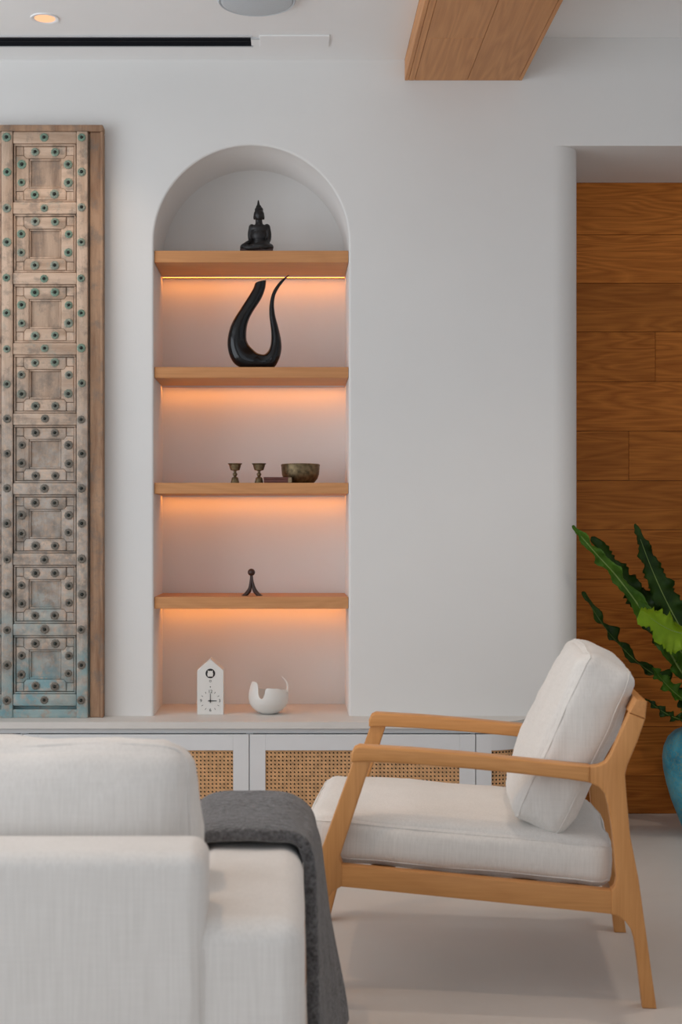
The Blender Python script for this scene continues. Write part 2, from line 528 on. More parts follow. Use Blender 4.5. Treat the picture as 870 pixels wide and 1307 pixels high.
def build_wall_front():
    bm = bmesh.new()
    def q(*p):
        return bm.faces.new([bm.verts.new(x) for x in p])
    T = 3.0
    b = 0.008
    def rect(x0, x1, z0, z1, y=WY): q((x0, y, z0), (x1, y, z0), (x1, y, z1), (x0, y, z1))
    rect(XL, NX0-b, 0, T)
    rect(NX1+b, 0.942, 0, T)
    rect(0.942, XR, ALC_TOP, T)
    nb = NBOT-0.024
    rect(NX0-b, NX1+b, 0, nb)
    n = 48
    out = [(NX0-b, nb)]+[(NC-(NR+b)*math.cos(PI*k/n), NSPR+(NR+b)*math.sin(PI*k/n)) for k in range(n+1)]+[(NX1+b, nb)]
    arc = out[1:-1]
    for (xa, za), (xb, zb) in zip(arc, arc[1:]):
        q((xa, WY, za), (xb, WY, zb), (xb, WY, T), (xa, WY, T))
    # softened arris then reveal to the back of the niche
    prof = [(b*(1-math.sin(a)), b*(1-math.cos(a))) for a in [PI/2*k/4 for k in range(5)]]+[(0, NDEP)]
    rings = []
    for off, dy in prof:
        r = NR+off
        ring = [(NC-r, nb)]+[(NC-r*math.cos(PI*k/n), NSPR+r*math.sin(PI*k/n)) for k in range(n+1)]+[(NC+r, nb)]
        rings.append([bm.verts.new((x, WY+dy, z)) for x, z in ring])
    for A, B in zip(rings, rings[1:]):
        for i in range(len(A)-1): bm.faces.new((A[i], B[i], B[i+1], A[i+1])).smooth = True
    # back of the niche as strips
    C = rings[-1]
    bot = [bm.verts.new((v.co.x, v.co.y, nb)) for v in C[1:-1]]
    for i in range(len(bot)-1): bm.faces.new((bot[i], bot[i+1], C[i+2], C[i+1]))
    q((NX0, WY, nb), (NX1, WY, nb), (NX1, WY+NDEP, nb), (NX0, WY+NDEP, nb))
    # bull-nosed jamb of the alcove and its lintel soffit
    r = 0.10
    m = 16
    pa = [(0.942+r*math.sin(PI/2*k/m), WY+r*(1-math.cos(PI/2*k/m))) for k in range(m+1)]+[(1.042, ALC_Y)]
    cols = [(bm.verts.new((x, y, 0)), bm.verts.new((x, y, ALC_TOP))) for x, y in pa]
    for A, B in zip(cols, cols[1:]): bm.faces.new((A[0], B[0], B[1], A[1])).smooth = True
    q((0.942, WY, ALC_TOP), (XR, WY, ALC_TOP), (XR, ALC_Y, ALC_TOP), (0.942, ALC_Y, ALC_TOP))
    me = bpy.data.meshes.new('wall_front')
    bm.to_mesh(me)
    bm.free()
    me.materials.append(WHITE)
    return setp(link('wall_front', me), 'white plastered wall with an arched niche and bull-nosed alcove edge', kind='structure')
build_wall_front()

bm = bbox(XL-0.1, XR+0.1, YB-0.1, ALC_Y+0.1, -0.06, 0)
setp(obj('floor', bm, FLOORM), 'pale beige seamless microcement floor', kind='structure')

# ceiling: lower field with the air slot, and higher field right of the beam
SLX0, SLX1, SLY0, SLY1 = -2.4, -0.134, 4.570, 4.657
bm = bmesh.new()
box(bm, XL, 0.409, YB, SLY0, CL, CL+0.12)
box(bm, XL, 0.409, SLY1, WY, CL, CL+0.12)
box(bm, XL, SLX0, SLY0, SLY1, CL, CL+0.12)
box(bm, SLX1, 0.409, SLY0, SLY1, CL, CL+0.12)
box(bm, 0.829, XR, YB, WY, CR, CR+0.12)
box(bm, 0.409, 0.829, YB, WY, CR, CR+0.12)
setp(obj('ceiling', bm, CEIL), 'white painted ceiling either side of the oak beam', kind='structure')
# side walls: glazed openings let the daylight in
bm = bmesh.new()
box(bm, XL-0.1, XL, YB, 0.3, 0, 3.0)
box(bm, XL-0.1, XL, 3.9, WY, 0, 3.0)
box(bm, XL-0.1, XL, 0.3, 3.9, 2.77, 3.0)
box(bm, XL-0.1, XL, 0.3, 3.9, 0, 0.3)
setp(obj('wall_left', bm, WHITE), 'white side wall with a tall window opening', kind='structure')
bm = bmesh.new()
box(bm, XR, XR+0.1, YB, 0.9, 0, 3.0)
box(bm, XR, XR+0.1, 3.5, ALC_Y, 0, 3.0)
box(bm, XR, XR+0.1, 0.9, 3.5, 2.5, 3.0)
box(bm, XR, XR+0.1, 0.9, 3.5, 0, 0.2)
setp(obj('wall_right', bm, WHITE), 'white side wall with a window opening, right of the alcove', kind='structure')
bm = bmesh.new()
box(bm, XL, -2.5, YB-0.1, YB, 0, 3.0)
box(bm, 1.4, XR, YB-0.1, YB, 0, 3.0)
box(bm, -2.5, 1.4, YB-0.1, YB, 2.5, 3.0)
setp(obj('wall_back', bm, WHITE), 'white wall with a wide glazed opening behind the viewer', kind='structure')

# plank-clad wall in the alcove
bm = bbox(1.042, XR, ALC_Y+0.012, ALC_Y+0.06, 0, ALC_TOP+0.02)
wa = setp(obj('wall_alcove', bm, BROWNW), 'alcove wall clad in wide horizontal smoked oak planks', kind='structure')
zb = [ALC_TOP, 2.287, 2.096, 1.903, 1.707, 1.512, 1.316, 1.122, 0.927, 0.733, 0.538, 0.344, 0.149, 0.0]
joints = {0: [2.05], 1: [2.5], 2: [1.93], 3: [1.442], 4: [2.2], 5: [1.337], 6: [2.4], 7: [2.05], 8: [2.6], 9: [1.85], 10: [2.3], 11: [1.9], 12: [2.1]}
for i, (za, zc) in enumerate(zip(zb, zb[1:])):
    xs = [1.043]+joints[i]+[XR]
    for xa, xb in zip(xs, xs[1:]):
        bm = bbox(-(xb-xa)/2+0.0007, (xb-xa)/2-0.0007, 0, 0.012, -(za-zc)/2+0.0008, (za-zc)/2-0.0008, bev=0.0008, seg=1)
        link('plank', mesh_of('plank', bm, PLANK), wa, ((xa+xb)/2, ALC_Y+random.uniform(-0.0006, 0.0006), (za+zc)/2))

# oak boxed beam
beam = setp(empty('ceiling_beam', (0.619, WY, 2.726)), 'oak plank boxed beam running across the ceiling towards the white wall', 'beam')
BX0, BX1 = -0.21, 0.21
obj('beam_core', bbox(BX0+0.014, BX1-0.014, YB-WY+0.02, -0.001, 0.014, 0.15), DARKGAP, beam)
def beam_board(x0, x1, y0, y1, z0=0.0, z1=0.014, m=BEAMW):
    bm = bbox(-(x1-x0)/2+0.0006, (x1-x0)/2-0.0006, -(y1-y0)/2+0.0006, (y1-y0)/2-0.0006, 0, z1-z0, bev=0.001, seg=1)
    link('plank', mesh_of('plank', bm, m), beam, ((x0+x1)/2, (y0+y1)/2, z0))
for y0, y1 in ((-0.41, -0.001), (-2.3, -0.41), (-4.2, -2.3), (-6.0, -4.2)): beam_board(BX0+0.036, BX0+0.224, y0, y1)
for y0, y1 in ((-1.6, -0.001), (-3.5, -1.6), (-5.4, -3.5)): beam_board(BX0+0.224, BX1-0.014, y0, y1)
for y0, y1 in ((-1.2, -0.001), (-3.1, -1.2), (-5.0, -3.1)):
    beam_board(BX0+0.014, BX0+0.036, y0, y1)
    beam_board(BX0, BX0+0.014, y0, y1, 0.0, 0.075)
    beam_board(BX1-0.014, BX1, y0, y1, 0.0, 0.152)

# ------------------------------------------------------------------ ceiling fittings
ac = setp(empty('air_diffuser', (SLX1, (SLY0+SLY1)/2, CL)), 'long black linear air slot in the ceiling above the carved door', 'air vent')
L = SLX0-SLX1
hw = (SLY1-SLY0)/2
obj('channel', box(box(box(bmesh.new(), L, 0, -hw, -hw+0.004, -0.003, 0.10), L, 0, hw-0.004, hw, -0.003, 0.10), L, 0, -hw, hw, 0.095, 0.10), BLACKMETAL, ac)
obj('blade', bbox(L, -0.002, -0.012, -0.009, 0.004, 0.05), BLACKMETAL, ac)
obj('blade', bbox(L, -0.002, 0.016, 0.019, 0.004, 0.05), BLACKMETAL, ac)
obj('trim_lip', bbox(L, 0.006, -hw-0.010, -hw, -0.004, 0.0), GREYMETAL, ac)
obj('trim_lip', bbox(L, 0.006, hw, hw+0.008, -0.004, 0.0), GREYMETAL, ac)
obj('end_clip', bbox(0.0, 0.032, -0.034, -0.022, -0.005, 0.0), GREYMETAL, ac)
setp(obj('cover_plate', bbox(-0.12, 0.12, -0.052, 0.052, -0.006, 0, bev=0.002, seg=1), CEIL, None, None, (0.015, 4.605, CL)),
     'white blank plate beside the end of the black air slot', 'cover plate')

def downlight(x, y, z, label, power, col=(1.0, 0.80, 0.62), group='recessed ceiling downlights'):
    t = setp(empty('downlight', (x, y, z)), label, 'downlight', group)
    bm = lathe(bmesh.new(), [(0.046, 0.0), (0.046, -0.004), (0.039, -0.004), (0.034, -0.001), (0.034, 0.0)], 40)
    obj('trim_ring', bm, CEIL, t, 40)
    bm = lathe(bmesh.new(), [(0.0001, -0.0012), (0.034, -0.0012), (0.034, -0.0006), (0.0001, -0.0006)], 40)
    obj('lens', bm, LENS, t, 40)
    d = bpy.data.lights.new('downlight_lamp', 'SPOT')
    d.energy = power
    d.color = col
    d.spot_size = R(105)
    d.spot_blend = 0.7
    d.shadow_soft_size = 0.035
    o = bpy.data.objects.new('downlight_lamp', d)
    o.location = (0, 0, -0.03)
    o.parent = t
    COL.objects.link(o)
downlight(-0.805, 4.41, CL, 'small round warm downlight in the ceiling near the black air slot', 10, (1.0, 0.78, 0.6))
downlight(1.05, 3.45, CR, 'round downlight in the ceiling above the lounge chair', 45, (1.0, 0.86, 0.73))
downlight(-0.75, 2.75, CL, 'round downlight in the ceiling above the sofa', 44, (1.0, 0.70, 0.46))

sp = setp(empty('ceiling_speaker', (-0.105, 4.225, CL)), 'round flush grey disc on the ceiling above the arched niche', 'ceiling speaker')
obj('grille', lathe(bmesh.new(), [(0.0001, -0.022), (0.105, -0.022), (0.112, -0.020), (0.112, -0.016)], 64), SPK, sp, 30)
obj('rim', lathe(bmesh.new(), [(0.112, 0), (0.124, 0.0), (0.124, -0.014), (0.119, -0.020), (0.112, -0.016)], 64), SPK, sp, 30)

# ------------------------------------------------------------------ shelves with light strips
for top, th, lab in ((2.121, 0.042, 'uppermost oak shelf in the arched niche, under the seated statue'),
                     (1.704, 0.039, 'second oak shelf from the top of the niche, under the black U-shaped vessel'),
                     (1.289, 0.039, 'third oak shelf from the top of the niche, carrying the brass bowl and cups'),
                     (0.880, 0.042, 'lowest oak shelf in the niche, carrying the small forked figurine')):
    s = setp(empty('shelf', (NC, WY+0.012, top)), lab, 'shelf', 'oak shelves in the niche')
    obj('board', bbox(-NR+0.001, NR-0.001, 0, 0.318, -th, 0, bev=0.0015, seg=1), OAK_X, s)
    obj('light_strip', bbox(-NR+0.004, NR-0.004, 0.262, 0.284, -th-0.0015, -th), LED, s)
    obj('strip_profile', bbox(-NR+0.004, NR-0.004, 0.2585, 0.2615, -th-0.0042, -th), GREYMETAL, s)

# ------------------------------------------------------------------ worktop and cabinets
CF = 4.642                     # worktop front
def front_curve(off=0.0, n=20):
    """front line: straight, then a quarter ellipse back to the wall"""
    out = []
    for k in range(n+1):
        a = PI/2*k/n
        out.append((0.675+(0.175-off)*math.sin(a), WY-(WY-CF-off)*math.cos(a)))
    return out
pts = [(-2.9, CF)]+front_curve()
pts = pts+[(-2.9, WY)]
bm = prism(bmesh.new(), pts, 'z', NBOT-0.022, NBOT+0.0005)
setp(obj('worktop', bm, TOPM, None, 40), 'pale grey worktop running along the foot of the white wall', 'worktop')
setp(obj('niche_board', bbox(NX0+0.0005, NX1-0.0005, WY, WY+NDEP-0.0005, NBOT-0.022, NBOT+0.0005), TOPM),
     'pale board forming the floor of the arched niche under the clock', 'board')

def ribbon(bm, pts, w, f, d):
    """flat strand of cane following pts (s,z) on the panel surface f(s,z,depth)"""
    n = len(pts)
    L_ = []
    for i, (s, z) in enumerate(pts):
        a = pts[max(i-1, 0)]; b = pts[min(i+1, n-1)]
        tx, tz = b[0]-a[0], b[1]-a[1]
        l = math.hypot(tx, tz) or 1
        nx, nz = -tz/l*w/2, tx/l*w/2
        L_.append((bm.verts.new(f(s+nx, z+nz, d)), bm.verts.new(f(s, z, d-0.0005)), bm.verts.new(f(s-nx, z-nz, d))))
    for A, B in zip(L_, L_[1:]):
        bm.faces.new((A[0], B[0], B[1], A[1]))
        bm.faces.new((A[1], B[1], B[2], A[2]))

def cane_panel(s0, s1, z0, z1, f, seg=1, p=0.0135):
    bm = bmesh.new()
    ns, nz = int((s1-s0)/p)+1, int((z1-z0)/p)+1
    def line(a, b):
        k = max(1, seg)
        return [(a[0]+(b[0]-a[0])*i/k, a[1]+(b[1]-a[1])*i/k) for i in range(k+1)]
    for i in range(ns+1):
        for o in (-0.0021, 0.0021):
            s = s0+i*p+o
            if s0 < s < s1: ribbon(bm, [(s, z0), (s, z1)], 0.0032, f, 0.0)
    for j in range(nz+1):
        for o in (-0.0021, 0.0021):
            z = z0+j*p+o
            if z0 < z < z1: ribbon(bm, line((s0, z), (s1, z)), 0.0032, f, -0.0006)
    H = z1-z0
    Wd = s1-s0
    for k in [q+0.5 for q in range(-nz-1, ns+1)]:
        # rising and falling diagonals through the crossings
        a = max(0.0, -k*p); b = min(H, Wd-k*p)
        if b-a > 0.004:
            ribbon(bm, line((s0+k*p+a, z0+a), (s0+k*p+b, z0+b)), 0.0024, f, -0.0012)
            ribbon(bm, line((s1-k*p-a, z0+a), (s1-k*p-b, z0+b)), 0.0024, f, -0.0017)
    return bm

DZ0, DZ1 = 0.088, 0.411        # door bottom / top
KZ0, KZ1 = 0.138, 0.356        # cane opening
def cabinet(x0, x1, label):
    w = x1-x0
    t = setp(empty('cabinet', ((x0+x1)/2, WY, 0)), label, 'cabinet', 'cane-fronted wall cabinets')
    h = w/2
    y = CF-WY
    bm = bmesh.new()
    box(bm, -h, h, y+0.030, 0, 0.07, 0.085)
    box(bm, -h, h, y+0.022, 0, DZ1+0.003, 0.4325)
    box(bm, -h, -h+0.012, y+0.030, 0, 0.085, DZ1+0.003)
    box(bm, h-0.012, h, y+0.030, 0, 0.085, DZ1+0.003)
    obj('carcass', bm, CABW, t)
    obj('inner_back', bbox(-h+0.012, h-0.012, y+0.055, y+0.06, 0.085, DZ1), DARKGAP, t)
    obj('plinth', bbox(-h, h, y+0.06, 0, 0, 0.07), CABW, t)
    d = h-0.0014
    st = 0.0545
    bm = bmesh.new()
    box(bm, -d, -d+st, y+0.008, y+0.028, DZ0, DZ1, bev=0.0012, seg=1)
    box(bm, d-st, d, y+0.008, y+0.028, DZ0, DZ1, bev=0.0012, seg=1)
    box(bm, -d+st, d-st, y+0.008, y+0.028, KZ1, DZ1, bev=0.0012, seg=1)
    box(bm, -d+st, d-st, y+0.008, y+0.028, DZ0, KZ0, bev=0.0012, seg=1)
    door = obj('door', bm, CABW, t)
    f = lambda s, z, dd: (s, y+0.016+dd, z)
    obj('cane_panel', cane_panel(-d+st, d-st, KZ0, KZ1, f), CANE, door)
    return t
cabinet(-1.709, -0.925, 'cane-fronted white cabinet under the carved door, far left')
cabinet(-0.925, -0.141, 'cane-fronted white cabinet behind the sofa cushion')
cabinet(-0.141, 0.643, 'cane-fronted white cabinet behind the lounge chair armrests')

def end_cabinet():
    x0 = 0.643
    t = setp(empty('cabinet', (x0, WY, 0)), 'curved end cabinet with cane panel beside the chair back cushion', 'cabinet', 'cane-fronted wall cabinets')
    path = [(0.0, CF-WY+0.008)]+[(x-x0, y-WY) for x, y in front_curve(0.008, 28)]
    cum = [0]
    for a, b in zip(path, path[1:]): cum.append(cum[-1]+math.dist(a, b))
    tot = cum[-1]
    def at(s, dd):
        s = max(0.0, min(tot, s))
        for i in range(len(cum)-1):
            if s <= cum[i+1]: break
        k = (s-cum[i])/(cum[i+1]-cum[i])
        a, b = path[i], path[i+1]
        tx, ty = b[0]-a[0], b[1]-a[1]
        l = math.hypot(tx, ty)
        return (a[0]+tx*k-ty/l*dd, a[1]+ty*k+tx/l*dd)
    def shell(bm, s0, s1, z0, z1, d0, d1, n=16):
        A = [at(s0+(s1-s0)*i/n, d0) for i in range(n+1)]
        B = [at(s0+(s1-s0)*i/n, d1) for i in range(n+1)]
        prism(bm, A+B[::-1], 'z', z0, z1)
    def solid(bm, z0, z1, d):
        A = [at(tot*i/30, d) for i in range(30)]
        prism(bm, A+[(A[-1][0], 0), (0, 0)], 'z', z0, z1)
    bm = bmesh.new()
    solid(bm, 0.07, 0.085, 0.022)
    obj('bottom_panel', bm, CABW, t, 40)
    bm = bmesh.new(); solid(bm, DZ1+0.003, 0.4325, 0.014); obj('top_panel', bm, CABW, t, 40)
    bm = bmesh.new(); solid(bm, 0.085, DZ1, 0.05); obj('inner_back', bm, DARKGAP, t)
    bm = bmesh.new(); solid(bm, 0, 0.07, 0.05); obj('plinth', bm, CABW, t, 40)
    bm = bmesh.new()
    st = 0.0545
    e = tot-0.008
    shell(bm, 0.0014, st, DZ0, DZ1, 0, 0.02, 4); shell(bm, e-0.03, e, DZ0, DZ1, 0, 0.02, 4)
    shell(bm, st, e-0.03, KZ1, DZ1, 0, 0.02); shell(bm, st, e-0.03, DZ0, KZ0, 0, 0.02)
    door = obj('door', bm, CABW, t, 40)
    f = lambda s, z, dd: (*at(s, 0.008+dd), z)
    obj('cane_panel', cane_panel(st, e-0.03, KZ0, KZ1, f, 14), CANE, door)
end_cabinet()

# ------------------------------------------------------------------ carved antique door leaning by the niche
DU = 0.002766
def dx(p): return (p-370)*DU
def dz(p): return CAM_H-(p-680)*DU-NBOT
DOOR_Y = 4.745                 # face of the stiles
door = setp(empty('carved_door', (dx(8.5), DOOR_Y, NBOT+0.0006)), 'tall weathered carved timber door with metal studs and turquoise paint remains', 'door')
ox = dx(8.5)
PX = 96*DU                      # column pitch
zr = [dz(y) for y in (175, 265, 355, 445, 535, 624, 714, 804, 894)]
ztop = dz(167)
JX = dx(131)-ox
LXR = dx(111.5)-ox
for s in (1, -1):
    a, b = sorted((s*(LXR+0.006), s*JX))
    obj('jamb', bbox(a, b, 0.012, 0.052, 0, ztop, bev=0.004), OLDF, door)
    a, b = sorted((s*(JX-0.010), s*JX))
    obj('jamb_bead', bbox(a+0.0005, b+0.0005, 0.004, 0.014, 0, ztop, bev=0.003), OLDF, door)
obj('head', bbox(-JX, JX, 0.002, 0.052, ztop, dz(158.5), bev=0.004), OLDF, door)
obj('back_board', bbox(-LXR-0.004, LXR+0.004, 0.026, 0.050, 0, ztop-0.001), OLDP, door)
sw = 14.5*DU
def slab(name, x0, x1, y0, y1, z0, z1, m, bev=0.003):
    o = obj(name, bbox(-(x1-x0)/2, (x1-x0)/2, y0, y1, -(z1-z0)/2, (z1-z0)/2, bev=bev), m, door, 45, ((x0+x1)/2, 0, (z0+z1)/2))
    return o
for k in (-1, 0, 1):
    c = k*PX
    w_ = sw if k == 0 else sw*0.98
    slab('stile', c-w_/2, c+w_/2, -0.002, 0.03, 0, ztop-0.0008, OLDW)
slab('bottom_rail', -LXR, LXR, 0.003, 0.03, 0, dz(906), OLDX)
cols = [(-PX, 0), (0, PX)]
ring_in = (37-8.5)*DU, (78-8.5)*DU
for i, z in enumerate(zr):
    for a, b in cols:
        slab('rail', a+sw/2, b-sw/2, 0.001, 0.03, z-0.021, z+0.021, OLDX, 0.005)
for (za, zc) in zip(zr, zr[1:]):
    zt, zn = za-0.021, zc+0.021
    zm = (zt+zn)/2
    for a, b in cols:
        xl, xr = a+sw/2+0.003, b-sw/2-0.003
        xm = (xl+xr)/2
        hi = 0.057                      # half opening of the sunk panel
        hz_ = 0.052
        j = lambda: random.uniform(-0.0012, 0.0012)
        # ring boards with clipped corners
        hx, hz = (xr-xl)/2, (zt-zn)/2-0.001
        cz = zm
        bm = bmesh.new()
        for (x0, x1, z0, z1) in ((-hx, hx, hz-0.006, hz), (-hx, hx, -hz, -hz+0.006), (-hx, -hx+0.006, -hz+0.006, hz-0.006), (hx-0.006, hx, -hz+0.006, hz-0.006)):
            box(bm, x0, x1, 0.006, 0.03, z0, z1, bev=0.002, seg=1)
        obj('moulding', bm, OLDW, door, 45, (xm, 0, cz))
        hx -= 0.0075; hz -= 0.0075
        for sx in (-1, 1):
            for sz in (-1, 1):
                a_, b_ = sorted((sx*(hi+0.0195), sx*hx)); c0, d0 = sorted((sz*(hz_+0.0125), sz*hz))
                obj('corner_block', bbox(a_, b_, 0.0125, 0.028, c0, d0, bev=0.0015, seg=1), OLDW, door, None, (xm, 0, cz))
        c_ = 0.010
        def board(pts):
            bm = prism(bmesh.new(), pts, 'y', 0.010+j(), 0.028, bev=0.0025, seg=1)
            obj('border_board', bm, OLDX if abs(pts[0][1]-pts[2][1]) < 0.06 else OLDW, door, 45, (xm, 0, cz))
        board([(-hi-c_, hz_+0.001), (hi+c_, hz_+0.001), (hi+c_+0.008, hz_+0.012), (hi+c_+0.008, hz), (-hi-c_-0.008, hz), (-hi-c_-0.008, hz_+0.012)])
        board([(-hi-c_, -hz_-0.001), (-hi-c_-0.008, -hz_-0.012), (-hi-c_-0.008, -hz), (hi+c_+0.008, -hz), (hi+c_+0.008, -hz_-0.012), (hi+c_, -hz_-0.001)])
        board([(hi+0.0005, -hz_), (hi+c_, -hz_), (hi+c_+0.0085, -hz_-0.011), (hx, -hz_-0.011), (hx, hz_+0.011), (hi+c_+0.0085, hz_+0.011), (hi+c_, hz_), (hi+0.0005, hz_)])
        board([(-hi-0.0005, -hz_), (-hi-0.0005, hz_), (-hi-c_, hz_), (-hi-c_-0.0085, hz_+0.011), (-hx, hz_+0.011), (-hx, -hz_-0.011), (-hi-c_-0.0085, -hz_-0.011), (-hi-c_, -hz_)])
        # bead round the sunk panel
        bm = bmesh.new()
        for (x0, x1, z0, z1) in ((-hi, hi, hz_-0.006, hz_), (-hi, hi, -hz_, -hz_+0.006), (-hi, -hi+0.006, -hz_+0.006, hz_-0.006), (hi-0.006, hi, -hz_+0.006, hz_-0.006)):
            box(bm, x0, x1, 0.014, 0.03, z0, z1, bev=0.002, seg=1)
        obj('moulding', bm, OLDW, door, 45, (xm, 0, cz))
        obj('panel', bbox(-hi+0.006, hi-0.006, 0.021, 0.03, -hz_+0.006, hz_-0.006, bev=0.001, seg=1), OLDP, door, None, (xm, 0, cz))
# studs: scalloped washer and domed nail
bm = bmesh.new()
ns = 18
prof = [(0.0150, 0.0), (0.0145, -0.003), (0.0105, -0.0052), (0.0085, -0.0036), (0.0062, -0.004)]
rings = []
for q, (r, y) in enumerate(prof):
    rings.append([bm.verts.new(((r+(0.0012 if k % 2 and q < 2 else 0))*math.cos(2*PI*k/ns), y, (r+(0.0012 if k % 2 and q < 2 else 0))*math.sin(2*PI*k/ns))) for k in range(ns)])
for A, B in zip(rings, rings[1:]):
    for k in range(ns): bm.faces.new((A[k], A[(k+1) % ns], B[(k+1) % ns], B[k]))
dome = [(0.0062, -0.004), (0.0050, -0.0090), (0.0026, -0.0112)]
last = rings[-1]
for r, y in dome[1:]:
    nxt = [bm.verts.new((r*math.cos(2*PI*k/ns), y, r*math.sin(2*PI*k/ns))) for k in range(ns)]
    for k in range(ns): bm.faces.new((last[k], last[(k+1) % ns], nxt[(k+1) % ns], nxt[k])).material_index = 1
    last = nxt
bm.faces.new(last).material_index = 1
stud_me = mesh_of('stud', bm, [STUD, IRON], 50)
def stud(x, z, y):
    o = link('stud', stud_me, door, (x+random.uniform(-0.0015, 0.0015), y, z+random.uniform(-0.002, 0.002)), (0, random.uniform(0, 6), 0))
    k = random.uniform(0.86, 1.06)
    o.scale = (k, 1, k)
for i, z in enumerate(zr):
    for k in (-1, 0, 1): stud(k*PX*0.99, z, -0.002)
    for a, b in cols: stud((a+b)/2, z, 0.001)
for za, zc in zip(zr, zr[1:]):
    zm = (za+zc)/2
    for k in (-1, 0, 1): stud(k*PX*0.995, zm+0.001, -0.002)
    for a, b in cols:
        xm = (a+b)/2
        for x, z in ((-0.035, 0.076), (0.035, 0.076), (-0.035, -0.076), (0.035, -0.076), (0.083, 0.032), (0.083, -0.032), (-0.083, 0.032), (-0.083, -0.034)):
            stud(xm+x, zm+z, 0.0095)

# ------------------------------------------------------------------ things on the shelves
YS = WY+0.15
U = (YS)/1714
def wx(px, Y=YS): return (px-370)*Y/1714

def statue():
    t = setp(empty('seated_statue', (wx(328.6, 4.857), 4.857, 2.1212)), 'black seated meditating figure statue on the uppermost shelf', 'statue')
    s = 0.000326
    bm = bmesh.new()
    def e(x, y, z, rx, ry, rz, rot=None): ellipsoid(bm, ((x-425)*s, y*s, (685-z)*s), (rx*s, ry*s, rz*s), rot)
    def cap(pts, rad):
        P = catmull([((x-425)*s, y*s, (685-z)*s) for x, y, z in pts], 6)
        n = len(P)
        rr = []
        for i in range(n):
            q = i/(n-1)*(len(rad)-1)
            k = min(int(q), len(rad)-2)
            rr.append((rad[k]+(rad[k+1]-rad[k])*(q-k))*s)
        tube(bm, P, rr, 10)
        for p, r in ((P[0], rr[0]), (P[-1], rr[-1])): ellipsoid(bm, p, (r, r, r), None, 10, 8)
    # crossed legs
    e(415, 0, 630, 165, 100, 36)
    cap([(460, 30, 605), (530, -10, 615), (566, -40, 628), (500, -120, 632), (390, -130, 626)], [52, 46, 38, 34, 24])
    cap([(390, 30, 600), (320, -10, 610), (268, -36, 628), (330, -110, 644), (440, -128, 644)], [52, 48, 38, 32, 24])
    # trunk
    e(445, 20, 560, 76, 56, 70)
    e(446, 10, 480, 86, 60, 90)
    e(445, 8, 412, 104, 60, 52)
    cap([(442, 10, 400), (440, 8, 345), (438, 5, 320)], [52, 40, 38])
    # arms
    cap([(362, 10, 396), (345, 12, 470), (345, -2, 550), (308, -70, 590), (278, -92, 612)], [36, 31, 26, 22, 18])
    cap([(528, 10, 396), (544, 12, 470), (540, -10, 548), (500, -75, 590), (430, -100, 600)], [38, 34, 30, 24, 19])
    e(262, -98, 625, 14, 12, 22)
    # head, ears, topknot and flame finial
    e(440, 2, 262, 60, 60, 68)
    e(440, -12, 292, 40, 44, 36)
    e(440, -52, 272, 8, 10, 16)
    e(386, 8, 285, 9, 14, 30); e(494, 8, 285, 9, 14, 30)
    e(440, 8, 205, 48, 48, 40)
    e(437, 8, 175, 32, 32, 30)
    cap([(437, 8, 180), (434, 8, 140), (433, 8, 98)], [26, 16, 7])
    link('figure', fuse('figure', bm, BRONZE, 0.0016, 2), t)
    pl = [( (230-425)*s, -0.030), ((600-425)*s, -0.030), ((600-425)*s, 0.030), ((230-425)*s, 0.030)]
    obj('plinth', prism(bmesh.new(), [(x*0.98, y*1.2) for x, y in pl], 'z', 0, 0.010, bev=0.002), BROWNW, t)
statue()

def vessel():
    t = setp(empty('curved_vessel', (wx(326, 4.85), 4.85, 1.7042)), 'glossy black U-shaped vessel with a thin curled tail on the second shelf', 'vase')
    st = [((395, 165), (520, 135)), ((370, 230), (505, 230)), ((310, 330), (462, 340)), ((225, 460), (375, 475)), ((150, 580), (325, 575)),
          ((105, 700), (303, 670)), ((88, 830), (300, 780)), ((110, 960), (325, 845)), ((170, 1060), (365, 890)), ((270, 1110), (410, 930)),
          ((400, 1115), (450, 947)), ((500, 1112), (500, 950)), ((600, 1100), (540, 912)), ((660, 1010), (562, 860)), ((688, 900), (571, 800)),
          ((683, 790), (572, 710)), ((655, 660), (563, 620)), ((620, 530), (552, 510)), ((605, 410), (555, 400)), ((618, 300), (580, 285)),
          ((660, 215), (625, 200)), ((715, 140), (690, 125)), ((772, 76), (765, 72))]
    s = 0.000326
    A = catmull([((a[0]-400)*s, 0, (1106-a[1])*s) for a, b in st], 4)
    B = catmull([((b[0]-400)*s, 0, (1106-b[1])*s) for a, b in st], 4)
    bm = bmesh.new()
    n = 20
    rings = []
    for a, b in zip(A, B):
        c = (a+b)/2
        u = (a-b)/2
        r = u.length
        rings.append([])
        for k in range(n):
            p = c+u*math.cos(2*PI*k/n)+Vector((0, min(r, 0.032), 0))*math.sin(2*PI*k/n)
            p.z = max(p.z, 0)
            rings[-1].append(bm.verts.new(p))
    for P, Q in zip(rings, rings[1:]):
        for k in range(n): bm.faces.new((P[k], P[(k+1) % n], Q[(k+1) % n], Q[k]))
    bm.faces.new(rings[-1])
    # open mouth with a wall thickness
    m = rings[0]
    c = sum((v.co for v in m), Vector())/n
    d = (A[4]+B[4])/2-c
    in1 = [bm.verts.new(c+(v.co-c)*0.8) for v in m]
    in2 = [bm.verts.new(c+(v.co-c)*0.7+d*1.0) for v in m]
    for k in range(n):
        l = (k+1) % n
        bm.faces.new((m[k], in1[k], in1[l], m[l])); bm.faces.new((in1[k], in2[k], in2[l], in1[l]))
    bm.faces.new(in2)
    obj('body', bm, BLACKM, t, 60)
vessel()

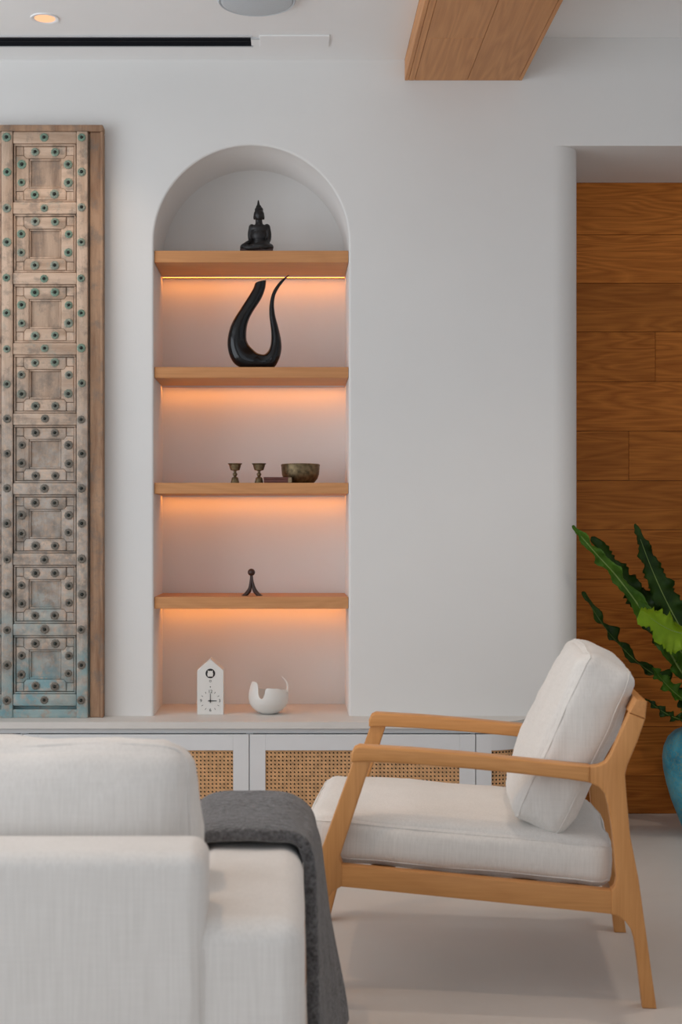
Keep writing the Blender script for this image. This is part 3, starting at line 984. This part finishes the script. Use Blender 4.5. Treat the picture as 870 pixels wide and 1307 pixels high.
def cup(px, label):
    t = setp(empty('footed_cup', (wx(px, 4.86), 4.86, 1.2892)), label, 'cup', 'small footed brass cups')
    k = 0.000456
    pr = [(0.0001, 0), (34, 0), (33, 10), (30, 22), (26, 42), (19, 48), (10, 52), (14, 60), (19, 68), (18, 76), (10, 84), (12, 98), (36, 104), (44, 128), (48, 146), (56, 152), (57, 157), (50, 156), (38, 110), (0.0001, 106)]
    obj('body', lathe(bmesh.new(), [(r*k if r > 0.01 else 0.0001, z*k*1.0) for r, z in pr], 28), BRASS, t, 40)
cup(299.8, 'small footed brass cup, the left one of the pair')
cup(330.4, 'small footed brass cup next to the red box')

t = setp(empty('metal_bowl', (wx(383.2, 4.925), 4.925, 1.2892)), 'wide hammered brass bowl on the third shelf', 'bowl')
bm = lathe(bmesh.new(), [(0.0001, 0.0), (0.040, 0.0), (0.052, 0.006), (0.062, 0.018), (0.068, 0.034), (0.070, 0.055), (0.0695, 0.070), (0.0665, 0.0705), (0.066, 0.056), (0.060, 0.024), (0.045, 0.006), (0.0001, 0.004)], 48)
for v in bm.verts:
    if v.co.z > 0.008:
        q = 1+0.012*noise.noise(v.co*90)
        v.co.x *= q; v.co.y *= q
obj('body', bm, BRASS, t, 50)
obj('rim', lathe(bmesh.new(), [(0.0712, 0.064), (0.0716, 0.070), (0.069, 0.0722), (0.066, 0.0705)], 48), BRASS, t, 50)
t = setp(empty('red_box', (wx(354, 4.845), 4.848, 1.2892)), 'flat dark red box lying between the cup and the brass bowl', 'box')
obj('body', bbox(-0.049, 0.049, -0.03, 0.03, 0, 0.013, bev=0.0015), REDBOX, t)
obj('lid', bbox(-0.050, 0.050, -0.031, 0.031, 0.013, 0.0205, bev=0.0015), REDBOX, t)
obj('end_band', bbox(0.0385, 0.0515, -0.0315, 0.0315, 0.0006, 0.019, bev=0.001), PAGES, t)

def figurine():
    t = setp(empty('forked_figurine', (wx(321, YS-0.05), YS-0.05, 0.8802)), 'small dark wooden figurine with ball head and two splayed legs', 'figurine')
    s = 0.000164
    bm = ellipsoid(bmesh.new(), ((455-460)*s, 0, (805-283)*s), (82*s, 82*s, 82*s), None, 24, 16)
    obj('head', bm, BROWNW, t, 60)
    def leg(outer, inner, nm):
        A = catmull([((x-460)*s, 0, (805-y)*s) for x, y in outer], 5)
        B = catmull([((x-460)*s, 0, (805-y)*s) for x, y in inner], 5)
        bm = bmesh.new()
        n = 12
        rings = []
        for i, (a, b) in enumerate(zip(A, B)):
            c = (a+b)/2; u = (a-b)/2
            wy = 0.006+0.010*i/len(A)
            rings.append([bm.verts.new(c+u*math.cos(2*PI*k/n)+Vector((0, wy, 0))*math.sin(2*PI*k/n)) for k in range(n)])
        for P, Q in zip(rings, rings[1:]):
            for k in range(n): bm.faces.new((P[k], P[(k+1) % n], Q[(k+1) % n], Q[k]))
        bm.faces.new(rings[0][::-1]); bm.faces.new(rings[-1])
        for v in bm.verts: v.co.z = max(0, v.co.z)
        obj('leg', bm, BROWNW, t, 60)
    leg([(425, 330), (415, 460), (385, 620), (310, 730), (228, 795)], [(470, 330), (468, 470), (462, 650), (440, 730), (375, 803)], 'l')
    leg([(486, 330), (505, 480), (560, 640), (640, 745), (712, 803)], [(440, 330), (446, 480), (470, 660), (505, 740), (560, 804)], 'r')
figurine()

# white house-shaped clock
CY = 4.83
def clock():
    k = CY/1714
    t = setp(empty('house_clock', ((268.3-370)*k, CY, NBOT+0.0006)), 'white house-shaped clock with bird window at the niche bottom', 'clock')
    hw, he, ha = 0.0472, 0.1590, 0.2000
    obj('body', prism(bmesh.new(), [(-hw, 0), (hw, 0), (hw, he), (0, ha), (-hw, he)], 'y', 0, 0.085, bev=0.0012, seg=1), IVORY, t)
    def disc(name, r, x, z, y0, y1, m, par=None, seg=32):
        bm = bmesh.new()
        prism(bm, [(r*math.cos(2*PI*q/seg), r*math.sin(2*PI*q/seg)) for q in range(seg)], 'y', y0, y1)
        return obj(name, bm, m, par or t, 40, (x, 0, z))
    zc = (908-855.3)*k
    win = disc('bird_window', 0.0172, 0, zc, -0.001, 0.002, INK)
    bm = bmesh.new()
    prism(bm, [(-0.009, -0.011), (0.009, -0.011), (0.0105, -0.002), (0.0085, 0.006), (0.0095, 0.0115), (0.005, 0.0085), (0, 0.010), (-0.005, 0.0085), (-0.0095, 0.0115), (-0.0085, 0.006), (-0.0105, -0.002)], 'y', -0.005, -0.001, bev=0.001, seg=1)
    obj('bird', bm, IVORY, win)
    zd = (908-890.3)*k
    # little ring mark and winding hole between window and dial
    bm = lathe(bmesh.new(), [(0.0028, -0.0004), (0.0040, -0.0004), (0.0040, 0.0004), (0.0028, 0.0004), (0.0028, -0.0004)], 20)
    obj('ring_mark', bm, INK, t, None, (0, -0.0004, (908-865)*k), (R(90), 0, 0))
    disc('winding_hole', 0.0020, 0, (908-872.5)*k, -0.0006, 0.001, INK, None, 16)
    for txt, a in (('12', 90), ('3', 0), ('6', 270), ('9', 180)):
        cu = bpy.data.curves.new('numeral', 'FONT')
        cu.body = txt
        cu.size = 0.0155
        cu.align_x = 'CENTER'; cu.align_y = 'CENTER'
        cu.extrude = 0.0003
        tmp = bpy.data.objects.new('numeral_tmp', cu)
        COL.objects.link(tmp)
        dg = bpy.context.evaluated_depsgraph_get()
        me = bpy.data.meshes.new_from_object(tmp.evaluated_get(dg))
        bpy.data.objects.remove(tmp)
        me.materials.clear(); me.materials.append(INK)
        link('numeral', me, t, (0.0335*math.cos(R(a)), -0.0005, zd+0.0335*math.sin(R(a))), (R(90), 0, 0))
    for q in range(12):
        if q % 3 == 0: continue
        bm = bbox(-0.0007, 0.0007, -0.0006, 0.001, -0.0035, 0.0035)
        obj('tick', bm, INK, t, None, (0.0335*math.sin(R(30*q)), 0, zd+0.0335*math.cos(R(30*q))), (0, R(30*q), 0))
    obj('minute_hand', prism(bmesh.new(), [(-0.0012, -0.007), (0.0012, -0.007), (0.0008, 0.027), (-0.0008, 0.027)], 'y', -0.003, -0.002), INK, t, None, (0, 0, zd))
    obj('hour_hand', prism(bmesh.new(), [(-0.008, -0.0017), (0.023, -0.0012), (0.023, 0.0012), (-0.008, 0.0017)], 'y', -0.0018, -0.0008), INK, t, None, (0, 0, zd))
    disc('hand_hub', 0.0034, 0, zd, -0.004, 0.001, INK, None, 20)
clock()

def shell_bowl():
    k = 0.00053
    Yc = 4.86
    t = setp(empty('spiral_bowl', ((342.6-370)*Yc/1714, Yc, NBOT+0.0006)), 'white egg-shell bowl with a notch and thin curl beside the clock', 'sculpture')
    # outer profile r(z)
    PR = [(0.0, 0.024), (0.004, 0.034), (0.012, 0.047), (0.025, 0.0605), (0.040, 0.069), (0.058, 0.0725), (0.075, 0.0715), (0.092, 0.068), (0.108, 0.063), (0.125, 0.056)]
    def rad(z):
        for (a, ra), (b, rb) in zip(PR, PR[1:]):
            if z <= b: return ra+(rb-ra)*(z-a)/(b-a)
        return PR[-1][1]
    def rim(a):
        a = (a+180) % 360-180            # 0 towards the viewer, + to the right
        pts = [(-180, 0.080), (-150, 0.084), (-128, 0.095), (-108, 0.108), (-85, 0.1165), (-62, 0.1185), (-48, 0.117), (-39, 0.110), (-33, 0.094), (-30, 0.075), (-25, 0.0635), (-20, 0.0610), (-15, 0.0635), (-11, 0.075), (-9, 0.092), (-5, 0.098), (0, 0.0985), (25, 0.0965), (50, 0.091), (75, 0.089), (110, 0.085), (145, 0.080), (180, 0.080)]
        for (x, r0), (x1, r1) in zip(pts, pts[1:]):
            if x <= a <= x1:
                q = (a-x)/(x1-x)
                q = q*q*(3-2*q)
                return r0+(r1-r0)*q
        return 0.08
    bm = bmesh.new()
    n, m = 240, 18
    outer, inner = [], []
    th = 0.0035
    for i in range(n):
        a = 360*i/n
        h = rim(a)
        ca, sa = math.sin(R(a)), -math.cos(R(a))
        outer.append([bm.verts.new((rad(h*j/m)*ca, rad(h*j/m)*sa, h*j/m)) for j in range(m+1)])
        inner.append([bm.verts.new(((rad(max(h*j/m, 0.004))-th)*ca, (rad(max(h*j/m, 0.004))-th)*sa, max(h*j/m, 0.004))) for j in range(1, m+1)])
    for i in range(n):
        A, B = outer[i], outer[(i+1) % n]
        for j in range(m): bm.faces.new((A[j], B[j], B[j+1], A[j+1]))
        C, D = inner[i], inner[(i+1) % n]
        for j in range(m-1): bm.faces.new((C[j], C[j+1], D[j+1], D[j]))
        bm.faces.new((A[m], B[m], D[m-1], C[m-1]))
    bm.faces.new([o[0] for o in outer])
    bm.faces.new([o[0] for o in inner])
    obj('body', bm, IVORY, t, 50)
    P = []
    for q in range(24):
        u = q/23
        a = R(70+62*u); z = 0.080+0.050*u**0.8
        P.append((0.071*math.sin(a)*(1-0.10*u), -0.071*math.cos(a)*(1-0.2*u), z))
    obj('curl', tube(bmesh.new(), P, [0.0040*(1-0.75*q/23)+0.0006 for q in range(24)], 10), IVORY, t, 60)
shell_bowl()

# ------------------------------------------------------------------ lounge chair
def chair():
    t = setp(empty('lounge_chair', (0.84, 3.13, 0), -math.atan2(0.13, 0.99)), 'honey oak lounge chair with open arms and off-white linen cushions', 'armchair')
    WD = 0.60                          # far side outer face
    def side(y0, y1):
        d = 1 if y1 > y0 else -1
        rear = [(0.048, 0.689), (0.012, 0.675), (0.030, 0.622), (0.052, 0.568), (0.058, 0.545), (0.054, 0.49), (0.046, 0.402), (0.027, 0.302), (-0.014, 0.0), (0.018, 0.0), (0.030, 0.110), (0.036, 0.155), (0.044, 0.182), (0.057, 0.201), (0.076, 0.214),
                (0.090, 0.2165), (0.090, 0.271), (0.081, 0.281), (0.077, 0.300), (0.082, 0.36), (0.088, 0.417), (0.096, 0.470), (0.104, 0.498), (0.118, 0.515), (0.140, 0.5235), (0.140, 0.5615), (0.118, 0.564), (0.102, 0.573), (0.091, 0.590)]
        obj('leg', prism(bmesh.new(), [(-a, b) for a, b in rear], 'y', y0, y0+d*0.036, bev=0.004, seg=3), CHAIRZ, t, 35)
        front = [(0.690, 0.578), (0.783, 0.316), (0.795, 0.26), (0.847, 0.0), (0.815, 0.0), (0.768, 0.190), (0.758, 0.225), (0.744, 0.248), (0.722, 0.2605), (0.722, 0.312), (0.728, 0.330), (0.653, 0.560), (0.653, 0.58)]
        obj('leg', prism(bmesh.new(), [(-a, b) for a, b in front], 'y', y0, y0+d*0.036, bev=0.004, seg=3), CHAIRZ, t, 35)
        arm = [(0.700, 0.560), (0.700, 0.580), (0.694, 0.593), (0.682, 0.599), (0.55, 0.5935), (0.417, 0.585), (0.30, 0.5755), (0.207, 0.5675), (0.139, 0.5625), (0.139, 0.5240), (0.187, 0.5305), (0.30, 0.541), (0.417, 0.550), (0.55, 0.5575), (0.66, 0.561)]
        obj('armrest', prism(bmesh.new(), [(-a, b) for a, b in arm], 'y', y0-d*0.004, y0+d*0.046, bev=0.006, seg=3), CHAIRW, t, 35)
        rail = [(0.724, 0.3115), (0.089, 0.2715), (0.089, 0.217), (0.724, 0.2595)]
        obj('side_rail', prism(bmesh.new(), [(-a, b) for a, b in rail], 'y', y0+d*0.0012, y0+d*0.034, bev=0.003), CHAIRW, t, 35)
    side(0.0, 0.04)
    side(WD+0.036, WD)
    y0, y1 = 0.0, WD+0.036
    obj('crest_rail', prism(bmesh.new(), [(-0.032, 0.722), (-0.008, 0.716), (-0.0115, 0.6758), (-0.0475, 0.6895)], 'y', y0, y1, bev=0.003, seg=3), CHAIRY, t, 35)
    obj('front_rail', prism(bmesh.new(), [(-0.752, 0.310), (-0.726, 0.309), (-0.726, 0.258), (-0.752, 0.260)], 'y', 0.036, WD, bev=0.003), CHAIRY, t, 35)
    obj('back_rail', prism(bmesh.new(), [(-0.088, 0.270), (-0.062, 0.268), (-0.062, 0.219), (-0.088, 0.221)], 'y', 0.036, WD, bev=0.003), CHAIRY, t, 35)
    for q in range(5):
        a = 0.17+0.115*q
        z = 0.268+(a-0.088)*0.063
        obj('slat', bbox(-a-0.03, -a+0.03, 0.0345, WD+0.0015, z-0.026, z-0.014, bev=0.002), CHAIRY, t)
    # seat cushion, sloping to the back
    L_ = 0.735
    ang = math.atan2(0.040, 0.64)
    sa_ = (L_, WD-0.045, 0.112, 0.030, 0.030, 0.012, 0.006)
    seat = obj('seat_cushion', cushion(*sa_, 22, 3.1), LINEN, t, 60, (-0.450, 0.318, 0.346), (0, ang, 0))
    for c in (0.80, -0.80):
        obj('piping', tube(bmesh.new(), seam_loop(c, *sa_, 3.1), 0.0020, 6, cyclic=True), LINEN, seat, 60)
    # back cushion leaning on the posts
    hh, tt, ww = 0.442, 0.142, WD-0.075
    ba_ = (ww, hh, tt, 0.034, 0.024, 0.010, 0.009)
    lean = R(24)
    up = Vector((math.sin(lean), 0, math.cos(lean)))
    fw = Vector((-math.cos(lean), 0, math.sin(lean)))
    Rm = Matrix((Vector((0, 1, 0)), up, fw)).transposed()
    cen = Vector((-0.172, 0.318, 0.599))
    def turn(bm):
        for v in bm.verts: v.co = Rm @ v.co
        return bm
    back = obj('back_cushion', turn(cushion(*ba_, 22, 8.4)), LINEN, t, 60, cen)
    for c in (0.78, -0.78):
        obj('piping', turn(tube(bmesh.new(), seam_loop(c, *ba_, 8.4), 0.0020, 6, cyclic=True)), LINEN, back, 60)
chair()

# ------------------------------------------------------------------ sofa and throw
SY = 2.10
def sofa():
    t = setp(empty('sofa', (0, SY, 0)), 'off-white linen sofa seen from behind in the foreground', 'sofa')
    AX0, AX1 = -0.180, 0.0245
    BXR = -0.133                       # right end of the back frame
    LX = -2.1
    def rb(name, x0, x1, y0, y1, z0, z1, r, par=None):
        return obj(name, bbox(x0, x1, y0, y1, z0, z1, bev=r, seg=8), SOFAL, par or t, 40)
    rb('back_frame', LX-0.045, BXR, 0.0, 0.15, 0.10, 0.608, 0.030)
    for a, b, e in ((AX0, AX1, BXR+0.002), (LX-0.203, LX, LX-0.047)):
        arm = rb('arm', a, b, 0.012, 1.0, 0.10, 0.497, 0.042)
        P = [(e-0.007, 0.0115, 0.455-q*0.34/10) for q in range(11)]
        obj('seam', tube(bmesh.new(), P, 0.0022, 6), SOFAL, arm, 60)
    rb('base', LX, AX0-0.001, 0.151, 0.985, 0.10, 0.27, 0.015)
    w = (AX0-LX)/2
    for q in range(2):
        xc = LX+w*(q+0.5)
        obj('seat_cushion', cushion(w-0.006, 0.80, 0.15, 0.04, 0.02, 0.01, 0.004, 14, 5+q), SOFAL, t, 60, (xc, 0.575, 0.352))
        ca_ = (w-0.035, 0.33, 0.17, 0.048, 0.030, 0.014, 0.010)
        sgn = 1 if q else -1
        def turn(bm):
            for v in bm.verts: v.co = Vector((v.co.x, -v.co.z, v.co.y))
            return bm
        b_ = obj('back_cushion', turn(cushion(*ca_, 18, 15+q*3)), SOFAL, t, 60, (xc+0.026*sgn, 0.285, 0.570), (R(-6), 0, 0))
        for c in (0.75, -0.75):
            obj('piping', turn(tube(bmesh.new(), seam_loop(c, *ca_, 15+q*3), 0.0022, 6, cyclic=True)), SOFAL, b_, 60)
    for x in (LX, -0.06):
        for y in (0.08, 0.9):
            bm = lathe(bmesh.new(), [(0.0001, 0), (0.018, 0), (0.024, 0.101), (0.0001, 0.101)], 16)
            obj('foot', bm, BROWNW, t, 40, (x, y, 0))
sofa()

def throw():
    o = empty('throw_blanket', (-0.05, SY+0.5, 0.50))
    setp(o, 'charcoal grey wool throw draped over the sofa arm', 'blanket')
    near = [(-0.215, 0.445), (-0.200, 0.500), (-0.160, 0.519), (-0.090, 0.522), (-0.040, 0.522), (0.000, 0.518), (0.027, 0.500), (0.037, 0.460), (0.0385, 0.400), (0.0395, 0.300), (0.042, 0.200), (0.047, 0.100), (0.052, 0.045)]
    far = [(-0.215, 0.445), (-0.200, 0.500), (-0.160, 0.530), (-0.090, 0.534), (-0.040, 0.532), (0.002, 0.522), (0.035, 0.495), (0.050, 0.450), (0.060, 0.390), (0.074, 0.290), (0.090, 0.190), (0.106, 0.090), (0.116, 0.035)]
    A = catmull([(x, 0, z) for x, z in near], 6)
    B = catmull([(x, 0, z) for x, z in far], 6)
    m = 22
    bm = bmesh.new()
    rows = []
    for i, (a, b) in enumerate(zip(A, B)):
        row = []
        for j in range(m+1):
            u = j/m
            p = a.lerp(b, u)
            y = 2.60+0.36*u
            k = max(0, (i-36)/len(A))
            q = noise.noise(Vector((i*0.10, u*3, 2.2)))*0.006+math.sin(u*11)*0.008*k
            row.append(bm.verts.new((p.x+0.05+abs(q)*(1 if i > 34 else 0), y-SY-0.5+0.012*noise.noise(Vector((i*0.07, 0, j*0.02))), p.z-0.5+(q if i <= 34 else 0))))
        rows.append(row)
    for P, Q in zip(rows, rows[1:]):
        for j in range(m): bm.faces.new((P[j], P[j+1], Q[j+1], Q[j]))
    me = mesh_of('cloth', bm, THROW, 180)
    c = link('cloth', me, o)
    md = c.modifiers.new('thick', 'SOLIDIFY'); md.thickness = 0.026; md.offset = 0
    sb = c.modifiers.new('sub', 'SUBSURF'); sb.levels = 1; sb.render_levels = 2
throw()

# ------------------------------------------------------------------ pot and plant
VX, VY = 1.56, 4.93
t = setp(empty('turquoise_pot', (VX, VY, 0)), 'large turquoise glazed ceramic pot on the floor by the plank wall', 'pot')
bm = lathe(bmesh.new(), [(0.0001, 0), (0.100, 0), (0.112, 0.010), (0.135, 0.070), (0.158, 0.130), (0.175, 0.190), (0.185, 0.240), (0.188, 0.280), (0.183, 0.320), (0.168, 0.355), (0.145, 0.378), (0.118, 0.390), (0.108, 0.398), (0.112, 0.412), (0.120, 0.420), (0.116, 0.424), (0.104, 0.414), (0.098, 0.398), (0.110, 0.380), (0.130, 0.34)], 64)
obj('body', bm, VASE, t, 50)
obj('soil', lathe(bmesh.new(), [(0.0001, 0.372), (0.06, 0.370), (0.118, 0.362), (0.118, 0.355), (0.0001, 0.355)], 32), SOIL, t, 50)

def plant():
    t = setp(empty('strap_leaf_plant', (VX, VY, 0.372)), 'green plant with long ruffled strap leaves in the turquoise pot', 'plant')
    O = Vector((VX, VY, 0.372))
    def leaf(pts, wmax, mat, ruf=0.35, fold=0.25, nrm=(0, -1, 0.1), taper=0.5, seed=0.0, ribr=0.003, nruf=22):
        P = catmull([Vector(p)-O for p in pts], 26)
        n = len(P)
        bm = bmesh.new()
        rows = []
        nr0 = Vector(nrm).normalized()
        m = 8
        for i, p in enumerate(P):
            u = i/(n-1)
            tg = (P[min(i+1, n-1)]-P[max(i-1, 0)]).normalized()
            nr = (nr0-tg*nr0.dot(tg)).normalized()
            ac = tg.cross(nr)
            w = wmax*min(1, (0.30+1.5*u))*(max(0.0, 1-u)**taper)+0.003
            row = []
            for j in range(m+1):
                s = j/m*2-1
                e = abs(s)**2
                ph = u*nruf*2*PI/4+seed*3+(1.3 if s > 0 else 0)
                rf = ruf*w*e*(math.sin(ph*1.6)*0.9+1.5*noise.noise(Vector((u*24+seed, s*0.7, seed))))
                ed = 1+0.40*e*noise.noise(Vector((u*64, s, seed+5)))+0.07*e*math.sin(ph*2.3)
                row.append(bm.verts.new(p+ac*(s*w*ed)+nr*(abs(s)*fold*w+rf)))
            rows.append(row)
        for a, b in zip(rows, rows[1:]):
            for j in range(m): bm.faces.new((a[j], a[j+1], b[j+1], b[j]))
        bmesh.ops.solidify(bm, geom=bm.faces[:], thickness=0.0012)
        lf = obj('leaf', bm, mat, t, 70)
        Q = P[:int(n*0.93)]
        obj('midrib', tube(bmesh.new(), Q, [ribr*(1-0.8*i/len(Q)) for i in range(len(Q))], 6), RIB, lf, 60)
    base = lambda a, r=0.03: (VX+r*math.cos(a), VY+r*math.sin(a), 0.375)
    # upper-left reaching leaf, light midrib
    leaf([base(3.4), (1.47, 4.86, 0.52), (1.395, 4.82, 0.625), (1.30, 4.78, 0.765), (1.165, 4.74, 0.940), (1.065, 4.71, 1.045), (0.985, 4.69, 1.135)], 0.036, LEAFM, 0.7, 0.25, (0.1, -1, 0.3), 0.5, 1.0, 0.0060)
    # darker leaf just behind it
    leaf([base(3.0), (1.50, 4.95, 0.54), (1.42, 4.97, 0.70), (1.32, 4.96, 0.83), (1.21, 4.94, 0.96), (1.105, 4.93, 1.095)], 0.062, LEAFD, 0.6, 0.2, (-0.3, -1, 0.5), 0.42, 2.3, 0.004)
    # broad upright dark leaf
    leaf([base(2.0), (1.53, 4.93, 0.56), (1.44, 4.92, 0.74), (1.37, 4.91, 0.87), (1.31, 4.90, 1.00), (1.255, 4.89, 1.143)], 0.092, LEAFD, 0.28, 0.15, (0.25, -1, 0.1), 0.7, 4.1, 0.004)
    # low wavy leaf reaching left
    leaf([base(3.6), (1.47, 4.85, 0.44), (1.37, 4.84, 0.555), (1.25, 4.85, 0.645), (1.15, 4.87, 0.755), (1.062, 4.89, 0.895)], 0.026, LEAFD, 0.8, 0.4, (0.4, -0.7, 0.8), 0.35, 6.6, 0.003)
    leaf([base(3.8), (1.49, 4.80, 0.44), (1.42, 4.76, 0.495), (1.34, 4.73, 0.56), (1.27, 4.72, 0.635)], 0.050, LEAFM, 0.6, 0.3, (0.2, -0.8, 0.6), 0.5, 3.4, 0.004)
    # bright young leaf folding forward
    leaf([base(4.4), (1.55, 4.72, 0.60), (1.47, 4.62, 0.705), (1.37, 4.58, 0.755), (1.28, 4.56, 0.785), (1.185, 4.55, 0.845)], 0.090, LEAFL, 0.25, -0.2, (-0.2, -1, 0.9), 0.25, 9.2, 0.004, 9)
    # broad green leaf under the bright one
    leaf([base(4.0), (1.52, 4.80, 0.50), (1.45, 4.76, 0.61), (1.37, 4.74, 0.70), (1.29, 4.73, 0.79), (1.225, 4.72, 0.87)], 0.055, LEAFM, 0.3, 0.15, (0.2, -1, 0.2), 0.5, 12.0, 0.005)
    # short dark wavy leaf near the chair back
    leaf([base(3.9), (1.46, 4.80, 0.410), (1.40, 4.77, 0.440), (1.33, 4.76, 0.470), (1.26, 4.77, 0.520)], 0.022, LEAFD, 0.9, 0.4, (0.2, -0.7, 0.7), 0.45, 7.7, 0.003)
    # leaves on the far and right side
    for a, h, sp, mt in ((0.6, 0.85, 0.5, LEAFD), (1.3, 0.95, 0.25, LEAFM), (-0.2, 0.7, 0.6, LEAFM), (5.2, 0.6, 0.5, LEAFD), (0.1, 1.0, 0.35, LEAFD)):
        c, s_ = math.cos(a), math.sin(a)
        sy = min(s_*sp, 0.28)
        leaf([base(a), (VX+0.25*c*sp, VY+0.25*sy, 0.42+0.3*h), (VX+0.6*c*sp, VY+0.6*sy, 0.42+0.65*h), (VX+c*sp, VY+sy, 0.42+h*0.9)], 0.055, mt, 0.35, 0.2, (c*-0.3, -1, 0.4), 0.5, a*5+h, 0.004)
plant()
